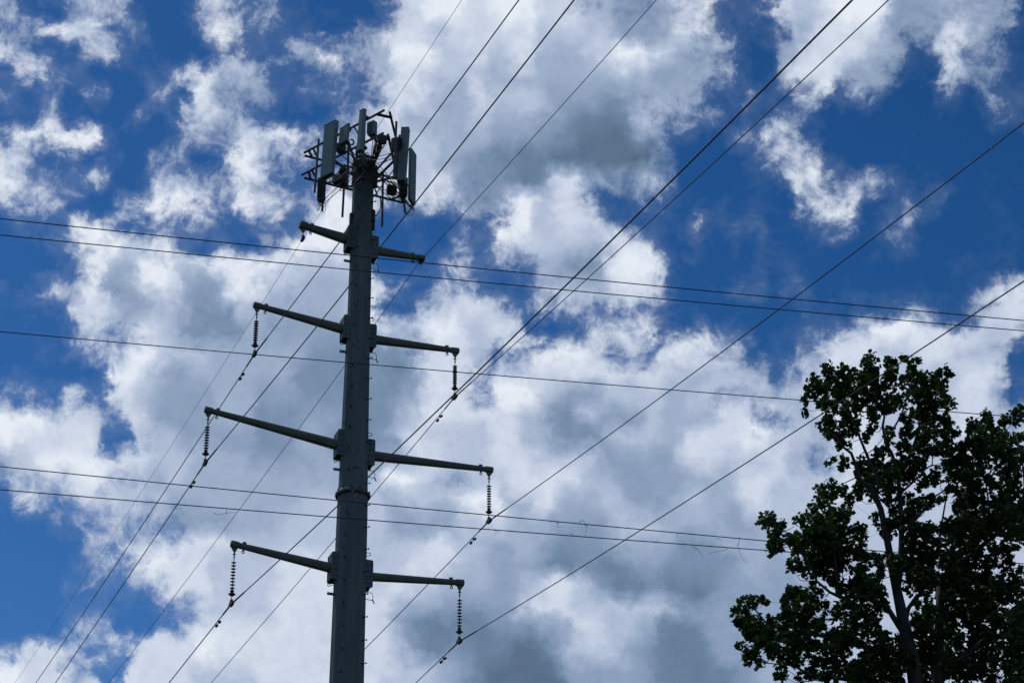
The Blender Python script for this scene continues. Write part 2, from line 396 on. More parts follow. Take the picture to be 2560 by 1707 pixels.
for key, (tip, root, cy, cx, rt, rr) in ARMS.items():
    s = -1 if key[0] == 'L' else 1; d = ADIR * s
    Lt, zt = on_arm(tip, s); Lr, zr = on_arm(root, s)
    r0 = prad(zr)
    slope = (zt - zr) / (Lt - Lr)
    base = AXIS + d * (r0 + .06) + Z * (zr + slope * (r0 + .06 - Lr)); end = AXIS + d * Lt + Z * zt
    ax_ = (end - base).normalized(); upv = (Z - ax_ * ax_.z).normalized()
    arm = MB().tube([base, end], [rr, rt], 8, phase=0, up=upv).build('crossarm', M_ARM, pole)
    MB().tube([end - ax_ * .24, end - ax_ * .235, end + ax_ * .015, end + ax_ * .03], [rt * 1.02, rt * 1.26, rt * 1.26, rt * 1.05], 8, phase=0, up=upv).build('end_cap', M_ARM, arm)
    hp = end - ax_ * .11
    MB().prism([hp - ax_ * .12 - upv * rt * 1.1, hp + ax_ * .12 - upv * rt * 1.1, hp + ax_ * .05 - Z * (rt + .14), hp - Z * (rt + .19), hp - ax_ * .05 - Z * (rt + .14)], SIDEV * .035).build('hanger_plate', M_ARM, arm)
    ep = end - ax_ * .42; rl = rt * 1.08
    MB().quadbox(ep + upv * (rl + .015), ax_ * .12, SIDEV * .07, upv * .08).build('saddle_lug', M_ARM, arm)
    MB().quadbox(ep - upv * (rl + .02), ax_ * .06, SIDEV * .03, upv * .09).ring(ep - upv * (rl + .09), ax_, Z, .042, .015, 12).build('eye_lug', M_ARM, arm)
    # bracket: two side plates, back plate, base cover
    h = .47 if key[1] in '12' else .50
    bz = base.z + .02; wd = rr * 1.02 + .035
    bk = MB()
    for sg in (-1, 1):
        o = AXIS + SIDEV * sg * wd + Z * bz
        bk.prism([o + d * (r0 - .24) - Z * h * .95, o + d * (r0 + .17) - Z * h * .95, o + d * (r0 + .20) - Z * h * .88, o + d * (r0 + .20) + Z * h * .90, o + d * (r0 + .16) + Z * h, o + d * (r0 - .24) + Z * h], SIDEV * .03)
    bk.quadbox(AXIS + d * (r0 + .165) + Z * (bz + .01), d * .03, SIDEV * (2 * wd - .02), Z * h * 1.72)
    bk.quadbox(AXIS + d * (r0 + .0) + Z * (bz + h * .93), d * .36, SIDEV * (2 * wd - .02), Z * .03)
    b_o = bk.build('bracket', M_STEEL, pole)
    for i in range(4):
        for j in range(2):
            c_ = AXIS + d * (r0 + .0 + j * .11) + Z * (bz - h * .66 + i * h * .42)
            MB().tube([c_ - SIDEV * (wd + .045), c_ + SIDEV * (wd + .045)], .021, 6).build('bolt', M_DARK, b_o)
    # clamp point of the conductor
    Lc, zc = on_arm((cx, cy), s)
    Lc = (Lt - .11) if abs(Lc - Lt) > .5 else Lc
    CLAMP[key] = (AXIS + d * (Lt - .11) + Z * zc, hp - Z * (rt + .17), d)
    # rigging fittings under each bracket
    if s < 0:
        zb = bz - h - .12
        for n_, zz in ((0, zb), (1, zb - .30)):
            p0 = AXIS + d * (prad(zz) - .03) + Z * zz; q0 = p0 + d * .22
            m_ = MB()
            if n_: m_.quadbox((p0 + q0) / 2, d * .22, SIDEV * .03, Z * .09); m_.ring(q0, d, Z, .035, .022, 12)
            else: m_.tube([p0, q0 - d * .04], .011, 6); m_.ring(q0, d, Z, .045, .012, 12)
            m_.build('rigging_eye', M_STEEL, pole)
    else:
        zz = bz - h - .08; p0 = AXIS + d * (prad(zz) - .03) + Z * zz
        MB().tube([p0, p0 + d * .27 + Z * .0, p0 + d * .31 - Z * .12, p0 + d * .30 - Z * .26, p0 - Z * .24], .012, 6).tube([p0 + d * .29 - Z * .22, p0 + d * .36 - Z * .36], .022, 6).build('rigging_hook', M_STEEL, pole)
    # hand loop above the bracket
    for az, zz in (((8 if s > 0 else 232), bz + h + .22), ((250 if s < 0 else 300), bz + h + .12)):
        if s > 0 and az == 300: continue
        dd = Vector((math.cos(math.radians(az)), math.sin(math.radians(az)), 0)); tt = Vector((-dd.y, dd.x, 0))
        p0 = AXIS + dd * prad(zz) + Z * zz
        MB().tube([p0 - Z * .055, p0 + dd * .09 - Z * .055, p0 + dd * .13 - Z * .02, p0 + dd * .13 + Z * .03, p0 + dd * .09 + Z * .06, p0 + Z * .06], .0125, 6).build('hand_loop', M_STEEL, pole)
# climbing step bolts: one line on the right flank, one on the face towards the road
def step_bolt(az, z):
    dd = Vector((math.cos(math.radians(az)), math.sin(math.radians(az)), 0)); p0 = AXIS + dd * (prad(z) * .97) + Z * z
    MB().tube([p0, p0 + dd * .03, p0 + dd * .031, p0 + dd * .16, p0 + dd * .161, p0 + dd * .18], [.034, .034, .016, .016, .034, .034], 6).build('step_bolt', M_DARK, pole)
z = 24.2; k = 0
while z < 43.6:
    if not any(abs(z - CLAMP[c][1].z) < .0 for c in CLAMP):
        step_bolt(-26, z); step_bolt(-104, z + .40)
    z += .80
# cable port covers near the top
for az, za, zb in ((205, 42.2, 42.95), (-8, 42.3, 43.15)):
    dd = Vector((math.cos(math.radians(az)), math.sin(math.radians(az)), 0)); tt = Vector((-dd.y, dd.x, 0))
    MB().bevbox(AXIS + dd * (prad(42.6) + .03) + Z * (za + zb) / 2, dd * .12, tt * .17, Z * (zb - za), .03).build('cable_port', M_DARK, pole)
# number plate
dd = Vector((math.cos(math.radians(-80)), math.sin(math.radians(-80)), 0)); tt = Vector((-dd.y, dd.x, 0))
MB().quadbox(AXIS + dd * (prad(32.7) + .012) + Z * 32.7, dd * .01, tt * .16, Z * .08).build('plate', M_DARK, pole)

# ------------------------------------------------------------------ conductors
NEAR_AZ, FAR_AZ = math.radians(159.7), math.radians(-23.0)
T = tile
WIRES = {
 'L1': ([(1065, 0), T(1, 0)(1400, 720), T(1, 0)(1200, 1030)], [(40, 1568), T(0, 2)(2140, 0), T(0, 2)(1330, 1280), T(0, 3)(600, 860)], .0068, 'thinnest wire, hung under the short top left arm of the pole'),
 'L2': ([(1195, 0), T(1, 0)(2350, 95), T(1, 0)(1420, 1340), (811.4, 507.7)], [(85, 1568), T(0, 2)(1995, 600), T(0, 2)(1540, 1300), T(0, 3)(870, 760)], .0155, 'dark conductor hung from the second left arm down from the top of the pole'),
 'L3': ([(1323, 0), T(1, 0)(2350, 735), T(1, 1)(1690, 0), (948.3, 469.9), (594.3, 909.6)], [(127, 1568), T(0, 2)(1700, 1340), T(0, 3)(1150, 640)], .0158, 'dark conductor hung from the longest left arm, third from the top of the pole'),
 'L4': ([(1970, 0), T(3, 0)(0, 795), T(2, 0)(1560, 1560), T(2, 1)(540, 985), T(1, 2)(1410, 840), T(1, 3)(200, 420)], [(378, 1568), T(0, 3)(1960, 1000)], .0168, 'thick conductor hung from the lowest left arm, crossing in front of the pole'),
 'R1': ([(1500, 0), T(2, 0)(0, 1510), T(1, 1)(2300, 0)], [T(1, 2)(820, 280), T(1, 2)(410, 820), T(0, 3)(2190, 0), T(0, 3)(980, 1560)], .0112, 'thin dark wire clamped straight under the short top right arm of the pole'),
 'R2': ([(2037, 0), T(3, 0)(0, 1025), T(2, 1)(1780, 0), T(2, 1)(700, 1000), T(1, 2)(2350, 85)], [T(1, 2)(1030, 1480), T(1, 3)(740, 255), T(1, 3)(0, 1095), T(0, 3)(1925, 1560)], .0140, 'dark conductor hung from the second right arm down from the top of the pole'),
 'R3': ([(2352, 285), T(3, 1)(1770, 0), T(3, 1)(210, 1180), T(2, 2)(1460, 440), T(2, 2)(0, 1530)], [T(1, 3)(1660, 600), T(1, 3)(1000, 1245)], .0150, 'dark conductor hung from the longest right arm, third from the top of the pole'),
 'R4': ([(2352, 650), T(3, 1)(2350, 1020), T(3, 2)(1510, 0), T(3, 2)(0, 965), T(2, 2)(1410, 1560), T(2, 3)(0, 900), T(1, 3)(2350, 900)], [T(1, 3)(1470, 1560)], .0150, 'dark conductor hung from the lowest right arm, crossing in front of the tree')}
def fit_slope(pts, c0, az, curv):
    e = Vector((math.sin(az), math.cos(az), 0)); n = Vector((e.y, -e.x, 0)); sw = sz = 0
    for p in pts:
        w = on_plane(p, c0, n); s = (w - c0).dot(e); sw += s * s; sz += s * (w.z - c0.z - curv * s * s)
    return e, sz / sw
WDIR = {}
for key, (npts, fpts, r, label) in WIRES.items():
    c0 = CLAMP[key][0]
    en, sn = fit_slope(npts, c0, NEAR_AZ, .00045); ef, sf = fit_slope(fpts, c0, FAR_AZ, .00035)
    if key in ('R4', 'L4', 'R3'): sf = max(min(sf, -.03), -.07)
    pn = lambda s, c0=c0, en=en, sn=sn: c0 + en * s + Z * (sn * s + .00045 * s * s)
    pf = lambda s, c0=c0, ef=ef, sf=sf: c0 + ef * s + Z * (sf * s + .00035 * s * s)
    ss = [0, .25, 1, 3, 6] + list(range(10, 150, 4))
    path = [pf(s) for s in ([.25, 1, 3, 6] + list(range(10, 260, 10)))[::-1]] + [pn(s) for s in ss]
    w = MB().tube(path, r, 6).build('power_line', M_WIRE, None, True, origin=c0)
    tag(w, label, 'power line', 'wires carried by the steel pole')
    WDIR[key] = (pn, pf, w)
    if key[1] != '1':
        MB().tube([pf(1.0), pf(.95), pf(.3), c0, pn(.4), pn(1.6), pn(1.9)], [r, r * 1.55, r * 1.6, r * 1.7, r * 1.7, r * 1.6, r], 6).build('armour_rod', M_WIRE, w, True)
        # stockbridge damper on the far side
        a = pf(1.45); t = (pf(1.6) - pf(1.3)).normalized(); b = a - Z * .10
        dm = MB().quadbox((a + b) / 2, t * .05, t.cross(Z).normalized() * .03, Z * .13)
        dm.tube([b - t * .20 - Z * .03, b - t * .1, b, b + t * .1, b + t * .22 - Z * .03], .009, 5)
        dm.lathe(b + t * .13 - Z * .02, [(0, .02), (.02, .045), (.14, .045), (.16, .025)], 8, axis=t)
        dm.lathe(b - t * .24 - Z * .03, [(0, .02), (.02, .042), (.12, .042), (.14, .02)], 8, axis=t)
        dm.build('vibration_damper', M_DARK, w)

# ------------------------------------------------------------------ insulators and clamps
LBL = {'L2': 'suspended insulator string with sheds under the second left arm from the top', 'L3': 'suspended insulator string with sheds under the longest left arm',
       'L4': 'suspended insulator string with sheds under the lowest left arm', 'R2': 'suspended insulator string with sheds under the second right arm from the top',
       'R3': 'suspended insulator string with sheds under the longest right arm', 'R4': 'suspended insulator string with sheds under the lowest right arm',
       'L1': 'short dark wire clamp hanging from the top left arm', 'R1': 'short dark wire clamp hanging from the top right arm'}
for key in ARMS:
    c0, top, d = CLAMP[key]; pn, pf, _ = WDIR[key]; top = Vector((c0.x, c0.y, top.z))
    t = (pn(.3) - pf(.3)).normalized(); sd_ = t.cross(Z).normalized()
    long_ = key[1] != '1'
    e = empty('insulator_string' if long_ else 'wire_clamp', c0, LBL[key], 'insulator' if long_ else 'clamp', 'insulator strings under the arms' if long_ else 'wire clamps under the top arms')
    cl = MB()
    up_ = sd_.cross(t).normalized()
    if up_.z < 0: up_ = -up_
    k_ = 1.0 if long_ else .8
    cl.prism([c0 - t * .23 * k_ - up_ * .03, c0 - t * .10 * k_ - up_ * .075 * k_, c0 + t * .10 * k_ - up_ * .075 * k_, c0 + t * .23 * k_ - up_ * .03, c0 + t * .20 * k_ + up_ * .03, c0 + t * .07 + up_ * .08 * k_, c0 + up_ * .16 * k_, c0 - t * .07 + up_ * .08 * k_, c0 - t * .20 * k_ + up_ * .03], sd_ * .09)
    cl.build('clamp_body', M_DARK, e)
    lk = MB().tube([c0 + Z * .12, c0 + Z * (.30 if long_ else max(.2, top.z - c0.z))], .014, 6)
    if not long_: lk.lathe(Vector((c0.x, c0.y, c0.z + (top.z - c0.z) * .55)), [(-.03, .02), (0, .05), (.03, .02)], 8)
    lk.build('link', M_DARK, e)
    if not long_: continue
    zb = c0.z + .28; P = Vector((c0.x, c0.y, 0)); ht = top.z - zb
    MB().lathe(P + Z * zb, [(0, .03), (.01, .075), (.05, .10), (.09, .065), (.10, .062), (.20, .062), (.22, .03)], 12).build('socket_fitting', M_DARK, e)
    MB().ring(P + Z * (zb + .06), t, sd_, .115, .012, 16).build('corona_ring', M_DARK, e)
    s0 = zb + .27; s1 = top.z - .37; n = 9; stp = (s1 - s0) / (n - 1)
    MB().tube([P + Z * (zb + .2), P + Z * (top.z - .05)], .0125, 8).build('core_rod', M_INS, e)
    for i in range(n):
        MB().lathe(P + Z * (s0 + i * stp), [(-.028, .015), (-.015, .038), (-.004, .078), (0, .085), (.005, .078), (.020, .036), (.032, .015)], 14).build('shed', M_INS, e, True)
    MB().lathe(P + Z * (top.z - .24), [(0, .014), (.02, .024), (.10, .024), (.12, .014)], 8).quadbox(P + Z * (top.z - .08), d * .11, SIDEV * .03, Z * .03).quadbox(P + Z * (top.z - .04), d * .03, SIDEV * .09, Z * .06).build('shackle', M_DARK, e)

# ------------------------------------------------------------------ the second line, crossing in front of the pole
HB = math.radians(11.3); HD = Vector((math.cos(HB), math.sin(HB), 0)); HN = Vector((-HD.y, HD.x, 0))
HO = Vector((PX, 56.0, 0))
HW = [([(0, 505), (800, 583), (1050, 610), T(2, 1)(1200, 1050), (2352, 737)], .0175, 'topmost of the five wires running across from left to right'),
      ([(0, 541), (803, 617), T(2, 1)(800, 1125), (2352, 760)], .0168, 'second highest wire running across, just under the topmost one'),
      ([(0, 765), (800, 830), (1540, 890), (1835, 919), (2290, 957)], .0150, 'middle wire running across, going behind the top of the tree'),
      ([(0, 1074), (795, 1146), T(2, 3)(0, 45), (1760, 1242), (2037, 1268)], .0150, 'upper of the two low wires with twigs caught on them'),
      ([(0, 1126), (790, 1186), T(2, 3)(0, 170), (1773, 1266)], .0150, 'lower of the two low wires with twigs caught on them')]
HF = []
for pts, r, label in HW:
    pr = [on_plane(p, HO, HN) for p in pts]; S_ = [(p - HO).dot(HD) for p in pr]; Zs = [p.z for p in pr]
    # least squares z = a + b s with a fixed sag curvature
    cv = .00030; n = len(S_); ys = [zz - cv * s * s for s, zz in zip(S_, Zs)]
    ms = sum(S_) / n; my = sum(ys) / n; b = sum((s - ms) * (y - my) for s, y in zip(S_, ys)) / sum((s - ms) ** 2 for s in S_); a = my - b * ms
    fn = lambda s, a=a, b=b: HO + HD * s + Z * (a + b * s + cv * s * s)
    HF.append(fn)
    o = MB().tube([fn(s) for s in range(-100, 121, 4)], r, 6).build('crossing_wire', M_WIRE, None, True, origin=fn(0))
    tag(o, label, 'power line', 'wires crossing in front of the pole')

# dead twigs caught on the low crossing wires (shapes read off the photograph, on the wires' own plane)
TT = T(2, 3); TA = zoomer(500, 1180, 4.704)
TWIGS = [
 ([[TT(400, 95), TT(425, 95), TT(440, 108)], [TT(425, 92), TT(412, 112), TT(418, 132), TT(440, 143), TT(472, 127)]], 'small hooked twig on the upper low wire, leftmost of those right of the insulator'),
 ([[TT(612, 92), TT(648, 73), TT(665, 95), TT(682, 120), TT(688, 135), TT(678, 185), TT(668, 238)], [TT(665, 120), TT(695, 116)], [TT(668, 128), TT(694, 124)]], 'long knotted twig hanging between the two low wires'),
 ([[TT(1523, 190), TT(1518, 205), TT(1510, 242)]], 'short straight twig hanging down from the upper low wire'),
 ([[TT(1870, 238), TT(1895, 244), TT(1922, 266)]], 'thin slanting twig under the upper low wire near the tree'),
 ([[TT(2087, 228), TT(2088, 262), TT(2074, 300), TT(2080, 335), TT(2100, 385), TT(2153, 470)], [TT(2074, 292), TT(2064, 312)]], 'long drooping twig across both low wires nearest the tree'),
 ([[TT(1984, 330), TT(1960, 346), TT(1900, 358), TT(1812, 374)]], 'straight twig slanting left below the lower low wire'),
 ([[TT(1650, 312), TT(1700, 335), TT(1725, 365), TT(1750, 408)]], 'curved thin twig drooping from the lower low wire'),
 ([[TT(1310, 272), TT(1344, 250)], [TT(1300, 272), TT(1350, 275)]], 'tiny twig sticking up from the lower low wire'),
 ([[TT(540, 190), TT(555, 208), TT(572, 212)]], 'tiny bent twig on the lower low wire left of the long knotted one'),
 ([[T(1, 3)(2190, 155), T(1, 3)(2210, 175), T(1, 3)(2240, 182)], [T(1, 3)(2193, 155), T(1, 3)(2192, 205)]], 'small forked twig under the lower low wire below the lowest left end of the long right arm string'),
 ([[TA(165, 475), TA(195, 498), TA(240, 496), TA(310, 482), TA(430, 468)], [TA(312, 482), TA(312, 425)]], 'forked twig hanging from the lower low wire left of the pole')]
TWIGS[9] = (TWIGS[9][0], 'small forked twig on the lower low wire beside the longest right insulator string')
for strokes, label in TWIGS:
    m_ = MB(); o0 = on_plane(strokes[0][0], HO - HN * .02, HN)
    for st in strokes:
        ps = [on_plane(p, HO - HN * .02, HN) for p in st]; n = len(ps)
        ps = [p + HN * random.uniform(-.03, .03) for p in ps]
        m_.tube(ps, [.0075 - .004 * i / (n - 1) for i in range(n)], 5)
    tag(m_.build('dead_twig', M_TWIG, None, origin=o0), label, 'twig', 'dead twigs caught on the wires')

# ------------------------------------------------------------------ antenna platform
HT = 45.9; HL = 44.95
VA, VB, VC = on_z(z1(150, 990), HT), on_z(z1(1690, 190), HT), on_z(z1(2000, 1480), HT)
plat = empty('antenna_platform', AXIS + Z * 44.6, 'triangular pipe framework bolted round the top of the steel pole', 'antenna frame')
def lerpv(a, b, t): return a + (b - a) * t
down = Z * (HL - HT)
for a, b, hz in ((z1(150, 970), z1(1620, 190), HT), (z1(160, 1025), z1(1990, 1485), HT), (z1(1722, 228), z1(2005, 1400), HT), (z1(1500, 262), z1(1765, 322), HT), (z1(235, 930), z1(300, 1062), HT),
                 (z1(105, 1375), z1(1605, 610), HL), (z2(150, 330), z2(1990, 792), HL), (z1(1690, 635), z1(1960, 1880), HL), (z1(1535, 640), z1(1720, 700), HL), (z2(232, 200), z2(268, 362), HL)):
    MB().tube([on_z(a, hz), on_z(b, hz)], .047, 8).build('rail', M_GALV, plat)
# corner plates joining rails
for v in (VA, VB, VC):
    for dz_ in (Vector((0, 0, 0)), down):
        inw = (Vector((PX, PY, v.z)) - v); inw.z = 0; inw.normalize(); tt = Vector((-inw.y, inw.x, 0))
        MB().tube([v + dz_ + inw * .42 + tt * .26, v + dz_ + inw * .42 - tt * .26], .042, 8).build('corner_strut', M_GALV, plat)
# collar and stand-off arms
CT = AXIS + Z * 44.25
MB().lathe(CT, [(0, .36), (0, .43), (.07, .44), (.12, .41), (.13, .40), (.85, .39), (.86, .43), (.95, .43), (.96, .36)], 16).build('collar', M_GALV, plat)
for a, b in ((VA, VB), (VA, VC), (VC, VB)):
    mid = (a + b) / 2; dv = mid - AXIS; dv.z = 0; dn_ = dv.normalized(); tn = Vector((-dn_.y, dn_.x, 0))
    ml = mid + down
    MB().quadbox(CT + dn_ * .44 + Z * .35, dn_ * .14, tn * .26, Z * .85).build('collar_lug', M_GALV, plat)
    for sg in (-1, 1):
        MB().tube([CT + dn_ * .5 + tn * .12 * sg + Z * .22, ml + tn * .55 * sg], .05, 8).build('standoff_arm', M_GALV, plat)
    MB().tube([CT + dn_ * .5 + Z * .68, mid - Z * .04], .045, 8).build('standoff_brace', M_GALV, plat)
    MB().tube([ml, mid], .042, 8).build('upright', M_GALV, plat)
    for q_ in (.27, .73):
        MB().tube([lerpv(a, b, q_) + down, lerpv(a, b, q_ + (.12 if q_ < .5 else -.12))], .034, 6).build('diagonal_brace', M_GALV, plat)

def vpipe(ptop, pbot, Y, label, r=.042, zb=None):
    """vertical pipe: top pixel, bottom pixel, depth"""
    t_ = on_y(ptop, Y); b_ = on_y(pbot, Y)
    MB().tube([t_, b_], r, 10).build('mounting_pipe', M_GALV, plat)
vpipe(z1(420, 720), z2(340, 600), 67.3, '')
vpipe(z1(965, 770), z2(945, 520), 66.0, '')
vpipe(z2(905, 90), z2(852, 1045), 69.3, '', .044)
vpipe(z2(1598, 235), z2(1582, 1220), 70.3, '', .046)
vpipe(z1(1845, 400), z2(1800, 330), 65.2, '', .044)
vpipe(z2(1960, 480), z2(2008, 980), 69.6, '', .044)
vpipe(z1(600, 560), z2(480, 940), 66.9, '', .04)
vpipe(z1(1265, 330), z1(1235, 1180), 65.4, '', .044)
vpipe(z1(1985, 700), z2(1945, 520), 67.8, '', .044)
vpipe(z1(1905, 650), z2(1860, 300), 66.6, '', .042)

def near_edge_panel(name, label, ptop, pbot, Y, b_deg, width, depth, material, side=-1, mesh_b=.03, cat='panel antenna', group='panel antennas on the platform'):
    """upright box whose nearest vertical edge runs ptop->pbot; face goes to the left receding at b_deg"""
    t_ = on_y(ptop, Y); b_ = on_y(pbot, Y); A_ = t_ - b_; h = A_.length; A_.normalize()
    b = math.radians(b_deg)
    u_ = Vector((-math.cos(b), math.sin(b), 0)); w_ = Vector((math.sin(b), math.cos(b), 0))
    c = (t_ + b_) / 2 + u_ * width / 2 + w_ * depth / 2
    o = MB().bevbox(c, u_ * width, w_ * depth, A_ * h, mesh_b)
    e = empty(name, c - A_ * h / 2, label, cat, group)
    hs = o.build('housing', material, e)
    # end caps, base plate with plugs, clamps behind
    MB().bevbox(c + A_ * (h / 2 - .03), u_ * (width + .012), w_ * (depth + .012), A_ * .05, .02).build('end_cap', material, e)
    MB().bevbox(c - A_ * (h / 2 - .03), u_ * (width + .012), w_ * (depth + .012), A_ * .05, .02).build('end_cap', material, e)
    MB().quadbox(c - A_ * (h / 2 + .012), u_ * width * .8, w_ * depth * .7, A_ * .022).build('base_plate', M_DARK, e)
    for i in range(3):
        for j in range(2): MB().lathe(c - Z * (h / 2 + .10) + u_ * width * (i - 1) * .24 + w_ * depth * (j - .5) * .35, [(0, .012), (.04, .016), (.11, .016)], 6).build('plug', M_DARK, e)
    for zz in (.36, -.36):
        MB().quadbox(c + w_ * (depth / 2 + .09) + A_ * h * zz, u_ * .12, w_ * .19, Z * .09).build('clamp', M_GALV, e)
    return e, c, h, u_, w_
PANELS = [
 ('panel_antenna', 'largest antenna panel, wide and grey, leftmost on the pole top', z1(728, 348), z1(648, 1335), 64.9, 40, .58, .19, M_PANEL),
 ('panel_antenna', 'short square antenna panel right of the largest one', z1(962, 410), z1(930, 735), 64.7, 48, .50, .11, M_PANEL),
 ('panel_antenna', 'tall narrow antenna panel, highest of all, above the pole', z1(1240, 140), z1(1182, 905), 63.6, 46, .24, .17, M_PANEL),
 ('panel_antenna', 'tall antenna panel on the right, crossed by a power line', z1(2075, 482), z1(2003, 1462), 66.4, 6, .29, .30, M_PANEL),
 ('panel_antenna', 'edge-on antenna panel at the far right of the pole top', z1(2186, 1085), z2(2152, 735), 68.2, -77, .52, .13, M_PANEL)]
PINFO = []
for nm, lb, a, b, Y, bd, wd, dp, mt in PANELS:
    if bd < 0:                                    # seen nearly edge-on: its near edge is on the left
        t_ = on_y(z1(2080, 880), Y - .5); bb = on_y(z2(2065, 720), Y - .5); h = t_.z - bb.z
        u_ = Vector((math.cos(math.radians(72)), math.sin(math.radians(72)), 0)); w_ = Vector((u_.y, -u_.x, 0))
        c = Vector((t_.x, t_.y, t_.z - h / 2)) + u_ * wd / 2 + w_ * .04
        e = empty(nm, c - Z * h / 2, lb, 'panel antenna', 'panel antennas on the platform')
        MB().bevbox(c, u_ * wd, w_ * dp, Z * h, .025).build('housing', mt, e)
        MB().quadbox(c - Z * (h / 2 + .012), u_ * wd * .8, w_ * dp * .7, Z * .022).build('base_plate', M_DARK, e)
        PINFO.append((c, h, u_, w_)); continue
    e, c, h, u_, w_ = near_edge_panel(nm, lb, a, b, Y, bd, wd, dp, mt); PINFO.append((c, h, u_, w_))

def radio(label, ptop, pbot, Y, b_deg, width, depth, mt=M_RADIO):
    t_ = on_y(ptop, Y); b_ = on_y(pbot, Y); h = t_.z - b_.z; b = math.radians(b_deg)
    u_ = Vector((math.cos(b), math.sin(b), 0)); w_ = Vector((-u_.y, u_.x, 0)); c = Vector((t_.x, t_.y, t_.z - h / 2))
    e = empty('radio_unit', c - Z * h / 2, label, 'radio unit', 'radio units on the platform')
    fn = MB().bevbox(c, u_ * width, w_ * depth, Z * h, .02); nfin = 7
    for i in range(nfin):
        fn.quadbox(c - w_ * (depth / 2 + .01) + u_ * width * .8 * (i / (nfin - 1) - .5), u_ * .01, w_ * .06, Z * h * .8)
    fn.build('housing', mt, e)
    MB().quadbox(c + w_ * (depth / 2 + .04), u_ * .10, w_ * .10, Z * h * .7).build('mounting_bracket', M_GALV, e)
    MB().quadbox(c - Z * (h / 2 + .02), u_ * width * .7, w_ * depth * .6, Z * .04).build('connector_plate', M_DARK, e)
    return c, h
RINF = [radio('box hanging below the largest antenna panel', z2(480, 330), z2(470, 755), 66.6, -20, .26, .18),
        radio('greenish box on the top, behind the highest narrow panel', z1(1405, 410), z1(1390, 650), 64.9, -35, .30, .22, M_PANEL),
        radio('box in the middle of the right corner of the frame', z1(1812, 715), z1(1800, 950), 65.6, 30, .22, .16),
        radio('black box under the tall right-hand antenna panel', z2(1975, 345), z2(1965, 660), 67.4, 10, .30, .26, M_DARK),
        radio('box behind the short square antenna panel', z1(830, 790), z1(800, 960), 66.0, -40, .28, .2),
        radio('grey box low on the right rail beside the pole', z1(1590, 665), z1(1590, 790), 64.9, 10, .30, .2),
        radio('dark box at the back left between frame and pole', z2(760, 290), z2(760, 430), 67.6, 20, .34, .2),
        radio('dark box hanging under the left rails near the collar', z2(880, 300), z2(880, 480), 66.2, -30, .24, .2, M_DARK),
        radio('small dark box between the largest panel and the pole', z1(880, 1270), z1(880, 1400), 66.5, -30, .26, .18, M_DARK),
        radio('small dark box high in the right corner under the pipes', z1(1890, 700), z1(1890, 900), 66.3, 40, .2, .16, M_DARK),
        radio('dark box just right of the collar inside the frame', z2(1760, 480), z2(1760, 620), 68.2, 15, .36, .24, M_DARK)]

# cables: bundles between the pole top and each antenna, loops hanging below
def cable(label, pts, r=.012, n=6, group='black cables on the platform'):
    # smooth the path
    P = [Vector(p) for p in pts]; out = []
    for i in range(len(P) - 1):
        p0, p1, p2, p3 = P[max(i - 1, 0)], P[i], P[i + 1], P[min(i + 2, len(P) - 1)]
        for k in range(6):
            t = k / 6; out.append(.5 * ((2 * p1) + (p2 - p0) * t + (2 * p0 - 5 * p1 + 4 * p2 - p3) * t * t + (-p0 + 3 * p1 - 3 * p2 + p3) * t ** 3))
    out.append(P[-1])
    return out, r
def harness(name, label, sets, r=.012, material=None):
    e = empty(name, sets[0][0], label, 'cable', 'black cables on the platform')
    for pts in sets:
        o, rr = cable('', pts, r); MB().tube(o, rr, 5).build('strand', material or M_DARK, e, True)
    return e
Y_ = on_y
harness('cable_loop', 'thin cable loops dangling below the box under the largest panel', [
    [Y_(z2(410, 755), 66.6), Y_(z2(385, 860), 66.6), Y_(z2(395, 940), 66.6), Y_(z2(430, 900), 66.6), Y_(z2(460, 770), 66.6)],
    [Y_(z2(440, 755), 66.6), Y_(z2(420, 850), 66.7), Y_(z2(390, 930), 66.6), Y_(z2(450, 850), 66.5), Y_(z2(475, 770), 66.6)],
    [Y_(z2(520, 770), 66.6), Y_(z2(548, 860), 66.6), Y_(z2(520, 965), 66.6), Y_(z2(490, 930), 66.5), Y_(z2(510, 770), 66.6)],
    [Y_(z2(600, 480), 66.9), Y_(z2(620, 520), 66.9), Y_(z2(580, 555), 66.9), Y_(z2(550, 540), 66.8)]], .0075)
harness('cable_loop', 'round coil of thin cable hanging at the far right of the frame', [
    [Y_(z2(1960, 800), 69.2), Y_(z2(1945, 880), 69.2), Y_(z2(1990, 960), 69.2), Y_(z2(2080, 1020), 69.1), Y_(z2(2165, 980), 69.2), Y_(z2(2165, 880), 69.3), Y_(z2(2120, 780), 69.2)],
    [Y_(z2(2100, 760), 69.2), Y_(z2(2150, 850), 69.2), Y_(z2(2130, 960), 69.2), Y_(z2(2050, 970), 69.2), Y_(z2(1985, 900), 69.2), Y_(z2(1970, 820), 69.2)],
    [Y_(z2(2130, 780), 69.2), Y_(z2(2110, 920), 69.2), Y_(z2(2070, 980), 69.1), Y_(z2(2010, 940), 69.2)]], .0085)
harness('cable_loop', 'small dark coil of cable beside the short square panel', [
    [Y_(z1(960, 820), 65.5), Y_(z1(1040, 830), 65.5), Y_(z1(1070, 770), 65.5), Y_(z1(1030, 725), 65.5), Y_(z1(985, 740), 65.5)],
    [Y_(z1(940, 830), 65.5), Y_(z1(1030, 815), 65.6), Y_(z1(1055, 765), 65.6), Y_(z1(1010, 735), 65.6)]], .018)
harness('feeder_cable', 'thick cable curving down from the frame into the right of the pole', [
    [Y_(z2(1545, 700), 68.3), Y_(z2(1560, 800), 68.3), Y_(z2(1545, 900), 68.2), Y_(z2(1500, 990), 68.1), Y_(z2(1450, 1040), 68.0)]], .022)
